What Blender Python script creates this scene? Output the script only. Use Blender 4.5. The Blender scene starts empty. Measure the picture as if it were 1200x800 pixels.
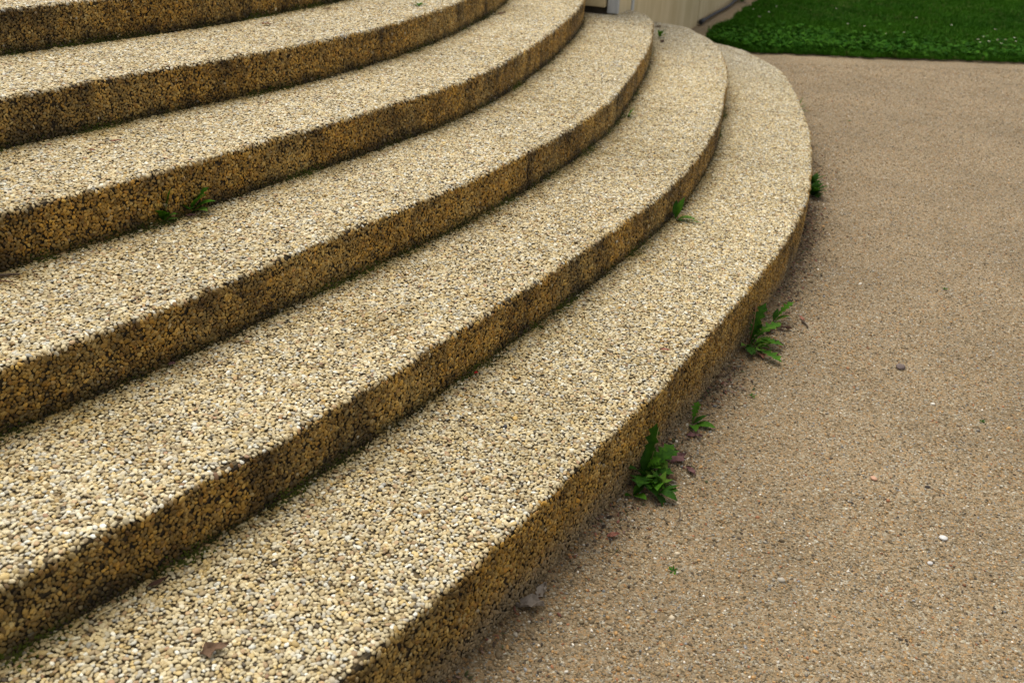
import bpy, bmesh, math, random
import numpy as np
from mathutils import Vector, Matrix

random.seed(7)
RNG = np.random.default_rng(11)
scene = bpy.context.scene
COL = scene.collection

# ------------------------------------------------------------------ camera
CAM_H, CAM_PITCH, CAM_ROLL, F_PX = 1.44832, 0.458797, 0.0505, 1160.2
cam_data = bpy.data.cameras.new("camera")
cam = bpy.data.objects.new("camera", cam_data)
COL.objects.link(cam)
cam_data.sensor_width = 36.0
cam_data.lens = F_PX / 1200.0 * 36.0
cam_data.clip_start = 0.02
cam_data.clip_end = 2000.0
_c, _s = math.cos(CAM_ROLL), math.sin(CAM_ROLL)
_r0 = Vector((1, 0, 0))
_u0 = Vector((0, math.sin(CAM_PITCH), math.cos(CAM_PITCH)))
_right = _r0 * _c + _u0 * _s
_up = _u0 * _c - _r0 * _s
_back = _right.cross(_up)
cam.matrix_world = Matrix(((_right.x, _up.x, _back.x, 0), (_right.y, _up.y, _back.y, 0),
                           (_right.z, _up.z, _back.z, CAM_H), (0, 0, 0, 1)))
cam_data.dof.use_dof = True
cam_data.dof.focus_distance = 2.7
cam_data.dof.aperture_fstop = 5.0
scene.camera = cam

# ------------------------------------------------------------------ sky and sun (overcast)
SUN_EL, SUN_AZ = math.radians(70), math.radians(-30)      # azimuth from +Y towards +X
world = bpy.data.worlds.new("World")
scene.world = world
world.use_nodes = True
nt = world.node_tree
bg = nt.nodes["Background"]
sky = nt.nodes.new("ShaderNodeTexSky")
sky.sky_type = 'NISHITA'
sky.sun_disc = False
sky.sun_elevation = SUN_EL
sky.sun_rotation = SUN_AZ
sky.air_density = 1.0
sky.dust_density = 3.0
hs = nt.nodes.new("ShaderNodeHueSaturation")              # cloud cover: the blue washed out to grey
hs.inputs["Saturation"].default_value = 0.08
nt.links.new(sky.outputs[0], hs.inputs["Color"])
nt.links.new(hs.outputs[0], bg.inputs["Color"])
bg.inputs["Strength"].default_value = 0.105

sun_data = bpy.data.lights.new("sun", 'SUN')
sun_data.energy = 1.5
sun_data.angle = math.radians(40)
sun_data.color = (1.0, 0.95, 0.84)
sun = bpy.data.objects.new("sun", sun_data)
COL.objects.link(sun)
_d = Vector((math.sin(SUN_AZ) * math.cos(SUN_EL), math.cos(SUN_AZ) * math.cos(SUN_EL), math.sin(SUN_EL)))
sun.rotation_euler = _d.to_track_quat('Z', 'Y').to_euler()
sun.location = _d * 20

scene.view_settings.view_transform = 'Standard'
scene.view_settings.look = 'None'
scene.view_settings.gamma = 1.0
scene.view_settings.use_curve_mapping = False
scene.view_settings.exposure = 0.84

# ------------------------------------------------------------------ helpers
def tag(o, label=None, cat=None, group=None, kind=None):
    if label: o["label"] = label
    if cat: o["category"] = cat
    if group: o["group"] = group
    if kind: o["kind"] = kind
    return o

def empty(name, loc=(0, 0, 0), rz=0.0, parent=None):
    o = bpy.data.objects.new(name, None)
    o.empty_display_size = 0.05
    COL.objects.link(o)
    o.location = loc
    o.rotation_euler = (0, 0, rz)
    if parent: o.parent = parent
    return o

def mesh_obj(name, verts, faces, mat=None, parent=None, smooth=False, link=True):
    me = bpy.data.meshes.new(name)
    me.from_pydata([tuple(map(float, v)) for v in verts], [], [tuple(map(int, f)) for f in faces])
    me.update()
    if mat: me.materials.append(mat)
    if smooth:
        me.polygons.foreach_set("use_smooth", [True] * len(me.polygons))
    o = bpy.data.objects.new(name, me)
    if link: COL.objects.link(o)
    if parent: o.parent = parent
    return o

def box_verts(org, ax, ay, az, x0, x1, y0, y1, z0, z1):
    org, ax, ay, az = map(np.array, (org, ax, ay, az))
    return [tuple(org + ax * x + ay * y + az * z) for z in (z0, z1) for y in (y0, y1) for x in (x0, x1)]
BOX_F = [(0, 2, 3, 1), (4, 5, 7, 6), (0, 1, 5, 4), (2, 6, 7, 3), (0, 4, 6, 2), (1, 3, 7, 5)]

def new_mat(name):
    m = bpy.data.materials.new(name)
    m.use_nodes = True
    n = m.node_tree.nodes
    b = n["Principled BSDF"]
    return m, m.node_tree, n, b

def vnoise(x, y, scale, seed=0, octaves=3):
    """smooth value noise on arrays, about 0..1"""
    x = np.asarray(x, float) / scale; y = np.asarray(y, float) / scale
    tot = np.zeros(np.broadcast(x, y).shape); amp = 1.0; norm = 0.0
    for o in range(octaves):
        xi = np.floor(x).astype(np.int64); yi = np.floor(y).astype(np.int64)
        fx = x - xi; fy = y - yi
        fx = fx * fx * (3 - 2 * fx); fy = fy * fy * (3 - 2 * fy)
        def hsh(a, b):
            h = (a * 374761393 + b * 668265263 + (seed + o * 17) * 974634777) & 0xFFFFFFFF
            h = ((h ^ (h >> 13)) * 1274126177) & 0xFFFFFFFF
            return ((h ^ (h >> 16)) & 0xFFFF) / 65535.0
        v = (hsh(xi, yi) * (1 - fx) + hsh(xi + 1, yi) * fx) * (1 - fy) + \
            (hsh(xi, yi + 1) * (1 - fx) + hsh(xi + 1, yi + 1) * fx) * fy
        tot += amp * v; norm += amp; amp *= 0.5; x = x * 2.03 + 5.1; y = y * 2.03 + 1.7
    return tot / norm

def sstep(a, b, x):
    t = np.clip((np.asarray(x, float) - a) / (b - a), 0, 1)
    return t * t * (3 - 2 * t)

# ------------------------------------------------------------------ plan of the stair (measured compound curve)
CAX, CAY, RA, P0 = -13.45996, 10.18538, 15.91619, -0.462296
CBX, CBY, RB, TREAD = -7.319428, 7.125483, 9.055504, 0.465329
RISE = 0.15
DS = np.arange(-3.5, 6.01, 0.25)
DEV = {
 1: [.007,.007,.007,.007,.007,.007,.007,.005,.001,-.002,-.004,-.006,-.007,-.007,-.006,-.003,.002,.008,.013,.011,.005,.002,-.001,-.001,-.001,.001,.004,.011,.02,.034,.05,.058,.03,.0,-.03,-.16,-.35,-.60,-.85],
 2: [-.017,-.017,-.017,-.017,-.017,-.009,-.001,.0,-.004,-.006,-.007,-.009,-.009,-.006,.0,.003,.004,.005,.004,.0,-.005,-.007,-.011,-.017,-.02,-.008,.004,.014,.024,.036,.05,.054,.045,.012,-.02,-.20,-.42,-.68,-.95],
 3: [.007,.007,.007,.007,.007,.007,.012,.016,.011,.003,.0,.003,.009,.013,.013,.014,.013,.013,.011,.006,-.004,-.014,-.022,-.025,-.024,-.016,-.01,-.002,.008,.02,.04,.044,.028,-.08,-.22,-.4,-.6,-.8,-1.0],
 4: [.005,.005,.005,.005,.005,.005,.005,.007,.013,.013,.009,.007,.013,.019,.024,.03,.031,.027,.018,.006,-.005,-.014,-.019,-.022,-.023,-.02,-.01,-.001,.01,.022,.031,.034,.034,.034,.034,.034,.034,.034,.034],
 5: [-.016,-.016,-.016,-.016,-.016,-.016,-.016,-.016,-.016,-.019,-.017,-.009,.005,.021,.03,.034,.033,.029,.025,.02,.015,.011,.005,-.003,.003]+[.004]*14,
 6: [-.076]*11+[-.077,-.07,-.057,-.048,-.042,-.036,-.03,-.024,-.018]+[-.014]*19,
 7: [-.05]*39, 8: [-.05]*39,
}
def dev(k, s):
    """smooth interpolation of the measured deviation of step k"""
    d = np.array(DEV[k]); s = np.asarray(s, float)
    x = np.clip((s - DS[0]) / 0.25, 0, len(d) - 1.0001)
    i = np.floor(x).astype(int); f = x - i
    g = lambda j: d[np.clip(j, 0, len(d) - 1)]
    p0, p1, p2, p3 = g(i - 1), g(i), g(i + 1), g(i + 2)
    return 0.5 * ((2 * p1) + (-p0 + p2) * f + (2 * p0 - 5 * p1 + 4 * p2 - p3) * f ** 2 + (-p0 + 3 * p1 - 3 * p2 + p3) * f ** 3)

def plan(s, d):
    """point at arc position s, distance d outside the first step's nominal curve"""
    s = np.asarray(s, float); d = np.asarray(d, float)
    a = np.where(s < 0, P0 + s / RA, P0 + s / RB)
    r = np.where(s < 0, RA + d, RB + d)
    cx = np.where(s < 0, CAX, CBX); cy = np.where(s < 0, CAY, CBY)
    return cx + r * np.cos(a), cy + r * np.sin(a), np.cos(a), np.sin(a)

def to_sd(X, Y):
    ph = np.arctan2(Y - CAY, X - CAX); pb = np.arctan2(Y - CBY, X - CBX)
    s = np.where(ph < P0, (ph - P0) * RA, (pb - P0) * RB)
    d = np.where(ph < P0, np.hypot(X - CAX, Y - CAY) - RA, np.hypot(X - CBX, Y - CBY) - RB)
    return s, d

def nose(k, s):
    return -(k - 1) * TREAD + dev(k, s)

def ground_z(X, Y):
    return -0.1038 + 0.01035 * np.clip(Y, -4, 14)

# wall corner and directions
WC = np.array([0.60, 7.22])
WB = np.array([0.342, 0.940]); WA = np.array([-0.940, 0.342])
WN = np.array([0.940, -0.342])                      # outward normal of the long side

# ------------------------------------------------------------------ materials
def mat_instanced(name, rough=0.75, spec=0.3, noise_scale=180.0, noise_amt=0.25, bump=0.0, translucent=False):
    m, t, n, b = new_mat(name)
    at = n.new("ShaderNodeAttribute"); at.attribute_type = 'INSTANCER'; at.attribute_name = "col"
    tc = n.new("ShaderNodeTexCoord")
    nz = n.new("ShaderNodeTexNoise"); nz.inputs["Scale"].default_value = noise_scale; nz.inputs["Detail"].default_value = 3
    t.links.new(tc.outputs["Object"], nz.inputs["Vector"])
    mr = n.new("ShaderNodeMapRange")
    mr.inputs[3].default_value = 1 - noise_amt; mr.inputs[4].default_value = 1 + noise_amt
    t.links.new(nz.outputs[0], mr.inputs[0])
    vm = n.new("ShaderNodeVectorMath"); vm.operation = 'SCALE'
    t.links.new(at.outputs["Color"], vm.inputs[0]); t.links.new(mr.outputs[0], vm.inputs["Scale"])
    t.links.new(vm.outputs[0], b.inputs["Base Color"])
    b.inputs["Roughness"].default_value = rough
    b.inputs["Specular IOR Level"].default_value = spec
    if bump:
        bp = n.new("ShaderNodeBump"); bp.inputs["Strength"].default_value = bump; bp.inputs["Distance"].default_value = 0.002
        t.links.new(nz.outputs[0], bp.inputs["Height"]); t.links.new(bp.outputs[0], b.inputs["Normal"])
    return m

M_PEBBLE = mat_instanced("pebble_stone", 0.62, 0.35, 2.2, 0.22)
M_GRIT = mat_instanced("grit_stone", 0.8, 0.25, 2.0, 0.25)
M_GRASS = mat_instanced("grass_blade", 0.85, 0.08, 3.0, 0.25)
M_MOSS = mat_instanced("moss", 0.95, 0.1, 3.0, 0.35)

def mat_mortar(name="pebble_mortar", c0=(0.036, 0.025, 0.010, 1), c1=(0.17, 0.12, 0.055, 1)):
    m, t, n, b = new_mat(name)
    tc = n.new("ShaderNodeTexCoord")
    nz = n.new("ShaderNodeTexNoise"); nz.inputs["Scale"].default_value = 90; nz.inputs["Detail"].default_value = 5
    t.links.new(tc.outputs["Object"], nz.inputs["Vector"])
    cr = n.new("ShaderNodeValToRGB")
    cr.color_ramp.elements[0].position = 0.35; cr.color_ramp.elements[0].color = c0
    cr.color_ramp.elements[1].position = 0.7; cr.color_ramp.elements[1].color = c1
    t.links.new(nz.outputs[0], cr.inputs[0]); t.links.new(cr.outputs[0], b.inputs["Base Color"])
    b.inputs["Roughness"].default_value = 0.95
    bp = n.new("ShaderNodeBump"); bp.inputs["Distance"].default_value = 0.004; bp.inputs["Strength"].default_value = 0.8
    t.links.new(nz.outputs[0], bp.inputs["Height"]); t.links.new(bp.outputs[0], b.inputs["Normal"])
    return m
M_MORTAR = mat_mortar()
M_MORTAR_DARK = mat_mortar("dark_riser_mortar", (0.012, 0.008, 0.003, 1), (0.055, 0.036, 0.013, 1))  # darker mortar colour, shown between the stones of the risers

def mat_ground():
    m, t, n, b = new_mat("sandy_gravel")
    L = t.links.new
    geo = n.new("ShaderNodeNewGeometry")
    # grains of two sizes, each grain its own colour
    def grains(scale, stops):
        v = n.new("ShaderNodeTexVoronoi"); v.inputs["Scale"].default_value = scale
        L(geo.outputs["Position"], v.inputs["Vector"])
        sp = n.new("ShaderNodeSeparateColor"); L(v.outputs["Color"], sp.inputs[0])
        cr = n.new("ShaderNodeValToRGB"); cr.color_ramp.interpolation = 'LINEAR'
        el = cr.color_ramp.elements
        el[0].position, el[0].color = stops[0][0], stops[0][1] + (1,)
        el[1].position, el[1].color = stops[-1][0], stops[-1][1] + (1,)
        for p, c in stops[1:-1]:
            e = el.new(p); e.color = c + (1,)
        L(sp.outputs[0], cr.inputs[0])
        return v, cr
    pal = [(0.0, (0.08, 0.058, 0.030)), (0.15, (0.19, 0.141, 0.077)), (0.38, (0.335, 0.243, 0.142)), (0.58, (0.385, 0.283, 0.166)),
           (0.74, (0.46, 0.275, 0.115)), (0.85, (0.34, 0.31, 0.245)), (0.95, (0.52, 0.445, 0.30)), (1.0, (0.70, 0.65, 0.54))]
    v1, c1 = grains(165.0, pal)
    v2, c2 = grains(290.0, pal)
    big = n.new("ShaderNodeTexNoise"); big.inputs["Scale"].default_value = 38; big.inputs["Detail"].default_value = 4
    L(geo.outputs["Position"], big.inputs["Vector"])
    mx = n.new("ShaderNodeMix"); mx.data_type = 'RGBA'
    mr = n.new("ShaderNodeMapRange"); mr.inputs[1].default_value = 0.4; mr.inputs[2].default_value = 0.6
    L(big.outputs[0], mr.inputs[0]); L(mr.outputs[0], mx.inputs["Factor"])
    L(c1.outputs[0], mx.inputs[6]); L(c2.outputs[0], mx.inputs[7])
    # broad tone: trodden, slightly damp and dusty patches
    br = n.new("ShaderNodeTexNoise"); br.inputs["Scale"].default_value = 1.3; br.inputs["Detail"].default_value = 6; br.inputs["Roughness"].default_value = 0.65
    L(geo.outputs["Position"], br.inputs["Vector"])
    mb = n.new("ShaderNodeMapRange"); mb.inputs[1].default_value = 0.3; mb.inputs[2].default_value = 0.7
    mb.inputs[3].default_value = 0.56; mb.inputs[4].default_value = 0.82
    L(br.outputs[0], mb.inputs[0])
    sc = n.new("ShaderNodeVectorMath"); sc.operation = 'SCALE'
    L(mx.outputs[2], sc.inputs[0]); L(mb.outputs[0], sc.inputs["Scale"])
    # humus washed against the foot of the stair
    at = n.new("ShaderNodeAttribute"); at.attribute_name = "dirt"
    md = n.new("ShaderNodeMix"); md.data_type = 'RGBA'
    L(at.outputs["Fac"], md.inputs["Factor"]); L(sc.outputs[0], md.inputs[6])
    d2 = n.new("ShaderNodeVectorMath"); d2.operation = 'MULTIPLY'
    d2.inputs[1].default_value = (0.58, 0.53, 0.44)
    L(sc.outputs[0], d2.inputs[0]); L(d2.outputs[0], md.inputs[7])
    L(md.outputs[2], b.inputs["Base Color"])
    b.inputs["Roughness"].default_value = 0.9
    b.inputs["Specular IOR Level"].default_value = 0.2
    ad = n.new("ShaderNodeMath"); ad.operation = 'ADD'
    L(v1.outputs["Distance"], ad.inputs[0]); L(v2.outputs["Distance"], ad.inputs[1])
    inv = n.new("ShaderNodeMath"); inv.operation = 'MULTIPLY'; inv.inputs[1].default_value = -1
    L(ad.outputs[0], inv.inputs[0])
    bp = n.new("ShaderNodeBump"); bp.inputs["Strength"].default_value = 0.7; bp.inputs["Distance"].default_value = 0.003
    L(inv.outputs[0], bp.inputs["Height"]); L(bp.outputs[0], b.inputs["Normal"])
    return m
M_GROUND = mat_ground()

def mat_noise(name, c0, c1, scale=20, rough=0.85, stretch=None, bump=0.3, spec=0.25, lo=0.35, hi=0.65):
    m, t, n, b = new_mat(name)
    L = t.links.new
    tc = n.new("ShaderNodeTexCoord")
    mp = n.new("ShaderNodeMapping")
    if stretch: mp.inputs["Scale"].default_value = stretch
    L(tc.outputs["Object"], mp.inputs["Vector"])
    nz = n.new("ShaderNodeTexNoise"); nz.inputs["Scale"].default_value = scale; nz.inputs["Detail"].default_value = 6
    nz.inputs["Roughness"].default_value = 0.62
    L(mp.outputs[0], nz.inputs["Vector"])
    cr = n.new("ShaderNodeValToRGB")
    cr.color_ramp.elements[0].position = lo; cr.color_ramp.elements[0].color = c0 + (1,)
    cr.color_ramp.elements[1].position = hi; cr.color_ramp.elements[1].color = c1 + (1,)
    L(nz.outputs[0], cr.inputs[0]); L(cr.outputs[0], b.inputs["Base Color"])
    b.inputs["Roughness"].default_value = rough
    b.inputs["Specular IOR Level"].default_value = spec
    if bump:
        bp = n.new("ShaderNodeBump"); bp.inputs["Strength"].default_value = bump; bp.inputs["Distance"].default_value = 0.004
        L(nz.outputs[0], bp.inputs["Height"]); L(bp.outputs[0], b.inputs["Normal"])
    return m

M_WALL = mat_noise("stained_wall_render", (0.46, 0.37, 0.205), (0.60, 0.50, 0.31), 1.6, 0.9, (3.0, 3.0, 0.7), 0.1)
M_WALLCORE = mat_noise("wall_recess", (0.05, 0.042, 0.028), (0.10, 0.085, 0.06), 12)
M_STRIP = mat_noise("grey_strip", (0.36, 0.37, 0.37), (0.50, 0.51, 0.50), 9, 0.6, (3, 3, .6))
M_COPE = mat_noise("coping_stone", (0.26, 0.23, 0.17), (0.42, 0.38, 0.30), 14)
M_PIPE = mat_noise("dark_pipe", (0.020, 0.021, 0.026), (0.038, 0.040, 0.047), 30, 0.7)
M_SOIL = mat_noise("lawn_soil", (0.012, 0.022, 0.006), (0.03, 0.05, 0.012), 30)
M_TWIG = mat_noise("twig_bark", (0.035, 0.022, 0.014), (0.10, 0.07, 0.045), 60)
M_PETAL = mat_noise("daisy_petal", (0.62, 0.62, 0.56), (0.78, 0.78, 0.72), 30, 0.7, None, 0)
M_YELLOW = mat_noise("daisy_heart", (0.55, 0.36, 0.03), (0.65, 0.45, 0.05), 60, 0.8, None, 0)
M_STEM = mat_noise("weed_stem", (0.10, 0.09, 0.03), (0.15, 0.15, 0.04), 30, 0.7, None, 0)
M_REDSTEM = mat_noise("reddish_stem", (0.12, 0.05, 0.03), (0.16, 0.10, 0.04), 30, 0.7, None, 0)

def mat_leaf(name, c0, c1, scale=60, rough=0.7, trans=0.25):
    m, t, n, b = new_mat(name)
    L = t.links.new
    tc = n.new("ShaderNodeTexCoord")
    nz = n.new("ShaderNodeTexNoise"); nz.inputs["Scale"].default_value = scale; nz.inputs["Detail"].default_value = 5
    L(tc.outputs["Object"], nz.inputs["Vector"])
    cr = n.new("ShaderNodeValToRGB")
    cr.color_ramp.elements[0].position = 0.3; cr.color_ramp.elements[0].color = c0 + (1,)
    cr.color_ramp.elements[1].position = 0.7; cr.color_ramp.elements[1].color = c1 + (1,)
    L(nz.outputs[0], cr.inputs[0]); L(cr.outputs[0], b.inputs["Base Color"])
    b.inputs["Roughness"].default_value = rough
    b.inputs["Specular IOR Level"].default_value = 0.12
    tr = n.new("ShaderNodeBsdfTranslucent"); L(cr.outputs[0], tr.inputs["Color"])
    ms = n.new("ShaderNodeMixShader"); ms.inputs[0].default_value = trans
    L(b.outputs[0], ms.inputs[1]); L(tr.outputs[0], ms.inputs[2])
    L(ms.outputs[0], n["Material Output"].inputs["Surface"])
    bp = n.new("ShaderNodeBump"); bp.inputs["Strength"].default_value = 0.3; bp.inputs["Distance"].default_value = 0.002
    L(nz.outputs[0], bp.inputs["Height"]); L(bp.outputs[0], b.inputs["Normal"])
    return m
M_LEAF = mat_leaf("weed_leaf", (0.026, 0.090, 0.004), (0.070, 0.175, 0.009))
M_LEAF_D = mat_leaf("weed_leaf_deep", (0.013, 0.050, 0.0025), (0.034, 0.100, 0.005))
M_LEAF_Y = mat_leaf("weed_leaf_young", (0.07, 0.15, 0.015), (0.13, 0.22, 0.03))
M_DEAD = mat_leaf("dead_leaf_brown", (0.10, 0.060, 0.035), (0.22, 0.135, 0.085), 45, 0.8, 0.1)
M_DEAD_D = mat_leaf("dead_leaf_dark", (0.035, 0.018, 0.012), (0.08, 0.04, 0.025), 45, 0.8, 0.05)
M_DEAD_R = mat_leaf("dead_leaf_red", (0.20, 0.075, 0.05), (0.34, 0.16, 0.11), 45, 0.8, 0.1)
M_DEAD_G = mat_leaf("dead_leaf_grey", (0.20, 0.165, 0.13), (0.36, 0.31, 0.26), 45, 0.85, 0.05)
M_DEAD_P = mat_leaf("dead_leaf_purple", (0.10, 0.045, 0.045), (0.20, 0.11, 0.10), 45, 0.8, 0.1)
M_STRAW = mat_leaf("straw", (0.40, 0.32, 0.16), (0.55, 0.46, 0.28), 45, 0.8, 0.05)

# ------------------------------------------------------------------ instancing (loose stones, grass, moss: stuff)
def ico_variants(prefix, mat, n, sub, flat, rough, lowz=0.6):
    col = bpy.data.collections.new(prefix + "_kinds")
    for i in range(n):
        bm = bmesh.new()
        bmesh.ops.create_icosphere(bm, subdivisions=sub, radius=0.5)
        r = random.Random(i * 31 + len(prefix))
        ax = [Vector((r.gauss(0, 1), r.gauss(0, 1), r.gauss(0, 1))).normalized() for _ in range(11)]
        cut = [r.uniform(0.5 - rough, 0.48) for _ in ax]
        sx = r.uniform(1.0, 1.5); sy = r.uniform(0.85, 1.1); sz = r.uniform(*flat)
        for v in bm.verts:
            for a, c in zip(ax, cut):                      # worn facets
                d = v.co.dot(a)
                if d > c: v.co -= a * (d - c) * 0.92
            v.co.x *= sx; v.co.y *= sy; v.co.z *= sz
        me = bpy.data.meshes.new("%s_kind" % prefix)
        bm.to_mesh(me); bm.free()
        me.polygons.foreach_set("use_smooth", [True] * len(me.polygons))
        me.materials.append(mat)
        o = bpy.data.objects.new("%s_kind_%02d" % (prefix, i), me)
        col.objects.link(o)
    return col

def scatter_group(col):
    g = bpy.data.node_groups.new("scatter_" + col.name, 'GeometryNodeTree')
    g.interface.new_socket("Geometry", in_out='INPUT', socket_type='NodeSocketGeometry')
    g.interface.new_socket("Geometry", in_out='OUTPUT', socket_type='NodeSocketGeometry')
    N = g.nodes; L = g.links.new
    gi = N.new("NodeGroupInput"); go = N.new("NodeGroupOutput")
    m2p = N.new("GeometryNodeMeshToPoints")
    ci = N.new("GeometryNodeCollectionInfo"); ci.inputs["Collection"].default_value = col
    ci.inputs["Separate Children"].default_value = True; ci.inputs["Reset Children"].default_value = True
    ip = N.new("GeometryNodeInstanceOnPoints"); ip.inputs["Pick Instance"].default_value = True
    def na(name, dt):
        a = N.new("GeometryNodeInputNamedAttribute"); a.data_type = dt; a.inputs["Name"].default_value = name
        return a.outputs["Attribute"]
    e2r = N.new("FunctionNodeEulerToRotation"); L(na("rot", 'FLOAT_VECTOR'), e2r.inputs[0])
    L(gi.outputs[0], m2p.inputs["Mesh"]); L(m2p.outputs[0], ip.inputs["Points"])
    L(ci.outputs[0], ip.inputs["Instance"])
    L(na("var", 'INT'), ip.inputs["Instance Index"])
    L(e2r.outputs[0], ip.inputs["Rotation"])
    L(na("siz", 'FLOAT_VECTOR'), ip.inputs["Scale"])
    L(ip.outputs[0], go.inputs[0])
    return g

def scatter(name, group, pos, rot, siz, col, nvar, mat, parent=None):
    n = len(pos)
    me = bpy.data.meshes.new(name)
    me.vertices.add(n)
    me.vertices.foreach_set("co", np.asarray(pos, np.float32).ravel())
    a = me.attributes.new("rot", 'FLOAT_VECTOR', 'POINT'); a.data.foreach_set("vector", np.asarray(rot, np.float32).ravel())
    a = me.attributes.new("siz", 'FLOAT_VECTOR', 'POINT'); a.data.foreach_set("vector", np.asarray(siz, np.float32).ravel())
    c4 = np.ones((n, 4), np.float32); c4[:, :3] = np.clip(col, 0.002, 0.85)
    a = me.attributes.new("col", 'FLOAT_COLOR', 'POINT'); a.data.foreach_set("color", c4.ravel())
    a = me.attributes.new("var", 'INT', 'POINT'); a.data.foreach_set("value", RNG.integers(0, nvar, n).astype(np.int32))
    me.materials.append(mat); me.update()
    o = bpy.data.objects.new(name, me); COL.objects.link(o)
    if parent: o.parent = parent
    md = o.modifiers.new("scatter", 'NODES'); md.node_group = group
    o["kind"] = "stuff"
    return o

def euler_from_frame(T, B, Nn):
    """XYZ Euler angles from frames whose columns are T, B, N"""
    R20 = T[:, 2]; R21 = B[:, 2]; R22 = Nn[:, 2]; R10 = T[:, 1]; R00 = T[:, 0]
    y = -np.arcsin(np.clip(R20, -1, 1))
    return np.stack([np.arctan2(R21, R22), y, np.arctan2(R10, R00)], 1)

def packed_grid(w, h, rmin, rounds=11):
    """irregular close packing (Poisson disc) in a w x h rectangle: x, y, radius"""
    c = rmin / math.sqrt(2)
    nx, ny = int(w / c) + 1, int(h / c) + 1
    PX = np.full((ny + 4, nx + 4), 1e6); PY = np.full((ny + 4, nx + 4), 1e6)     # accepted, padded
    iy, ix = np.mgrid[0:ny, 0:nx]
    offs = [(a, b) for a in range(-2, 3) for b in range(-2, 3) if (a, b) != (0, 0) and abs(a) + abs(b) < 4]
    r2 = rmin * rmin
    for rd in range(rounds):
        cx = (ix + RNG.random((ny, nx))) * c; cy = (iy + RNG.random((ny, nx))) * c
        ok = PX[2:-2, 2:-2] > 1e5
        if rd == 0: ok &= RNG.random((ny, nx)) < 0.35
        for a, b in offs:
            qx = PX[2 + a:2 + a + ny, 2 + b:2 + b + nx]; qy = PY[2 + a:2 + a + ny, 2 + b:2 + b + nx]
            ok &= ((qx - cx) ** 2 + (qy - cy) ** 2) > r2
        pr = np.where(ok, RNG.random((ny, nx)), -1.0)
        pp = np.full((ny + 4, nx + 4), -1.0); pp[2:-2, 2:-2] = pr
        pcx = np.full((ny + 4, nx + 4), 1e6); pcy = pcx.copy(); pcx[2:-2, 2:-2] = cx; pcy[2:-2, 2:-2] = cy
        win = ok.copy()
        for a, b in offs:
            sl = (slice(2 + a, 2 + a + ny), slice(2 + b, 2 + b + nx))
            clash = (pp[sl] > pr) & (((pcx[sl] - cx) ** 2 + (pcy[sl] - cy) ** 2) < r2)
            win &= ~clash
        PX[2:-2, 2:-2][win] = cx[win]; PY[2:-2, 2:-2][win] = cy[win]
    # each stone grows towards the room it has
    x = PX[2:-2, 2:-2]; y = PY[2:-2, 2:-2]; has = x < 1e5
    near = np.full((3, ny, nx), 1e3)
    for a, b in offs:
        dd = np.hypot(PX[2 + a:2 + a + ny, 2 + b:2 + b + nx] - x, PY[2 + a:2 + a + ny, 2 + b:2 + b + nx] - y)
        near = np.sort(np.concatenate([near, dd[None]]), 0)[:3]
    rad = np.clip(near.mean(0), rmin, rmin * 1.5) * 0.5 * np.exp(RNG.normal(0, 0.13, (ny, nx)))
    return x[has], y[has], rad[has]

PEB_COL = ico_variants("pebble", M_PEBBLE, 24, 2, (0.42, 0.66), 0.24)
G_PEB = scatter_group(PEB_COL)
GRIT_COL = ico_variants("grit", M_GRIT, 10, 1, (0.45, 0.8), 0.22)
G_GRIT = scatter_group(GRIT_COL)

PALETTE = np.array([(0.56, 0.46, 0.275), (0.62, 0.53, 0.35), (0.49, 0.38, 0.205), (0.61, 0.55, 0.42), (0.47, 0.43, 0.35),
                    (0.72, 0.70, 0.62), (0.45, 0.31, 0.175), (0.57, 0.43, 0.20), (0.32, 0.245, 0.145), (0.10, 0.08, 0.055), (0.38, 0.23, 0.14), (0.38, 0.37, 0.34)])
PAL_W = np.array([0.22, 0.21, 0.16, 0.12, 0.06, 0.045, 0.045, 0.07, 0.05, 0.010, 0.004, 0.012]); PAL_W /= PAL_W.sum()

# ------------------------------------------------------------------ ground
def build_ground():
    def axis(lo, hi, step, far):
        a = list(np.arange(lo, hi + 1e-6, step))
        d = step; x = hi
        while x < far: d *= 1.35; x += d; a.append(x)
        d = step; x = lo; pre = []
        while x > -far: d *= 1.35; x -= d; pre.append(x)
        return np.array(pre[::-1] + a)
    xs = axis(-0.8, 4.2, 0.03, 220); ys = axis(0.2, 10.0, 0.035, 220)
    X, Y = np.meshgrid(xs, ys)
    Z = ground_z(X, Y) + (vnoise(X, Y, 0.7, 3) - 0.5) * 0.012 + (vnoise(X, Y, 0.09, 5) - 0.5) * 0.006
    s, d = to_sd(X, Y)
    e = d - dev(1, s)                                     # distance outside the first riser
    Z += 0.022 * np.exp(-np.clip(e, 0, 9) / 0.05) * vnoise(s, d, 0.25, 8)      # silt heaped against the foot
    nx, ny = len(xs), len(ys)
    verts = np.stack([X.ravel(), Y.ravel(), Z.ravel()], 1)
    i = np.arange((ny - 1) * (nx - 1)); r = i // (nx - 1); c = i % (nx - 1); a = r * nx + c
    me = bpy.data.meshes.new("ground")
    faces = np.stack([a, a + 1, a + nx + 1, a + nx], 1)
    me.from_pydata(verts.tolist(), [], faces.tolist())
    dirt = np.exp(-np.clip(e, 0, 9) / 0.11) * (0.35 + 0.9 * vnoise(s, d, 0.22, 21, 4))
    dirt = np.clip(dirt, 0, 1)
    at = me.attributes.new("dirt", 'FLOAT', 'POINT'); at.data.foreach_set("value", dirt.ravel().astype(np.float32))
    me.polygons.foreach_set("use_smooth", [True] * len(me.polygons))
    me.materials.append(M_GROUND); me.update()
    o = bpy.data.objects.new("ground", me); COL.objects.link(o)
    tag(o, "pale tan sandy gravel ground beside the curved steps", kind="structure")
    return o
GROUND = build_ground()

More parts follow.
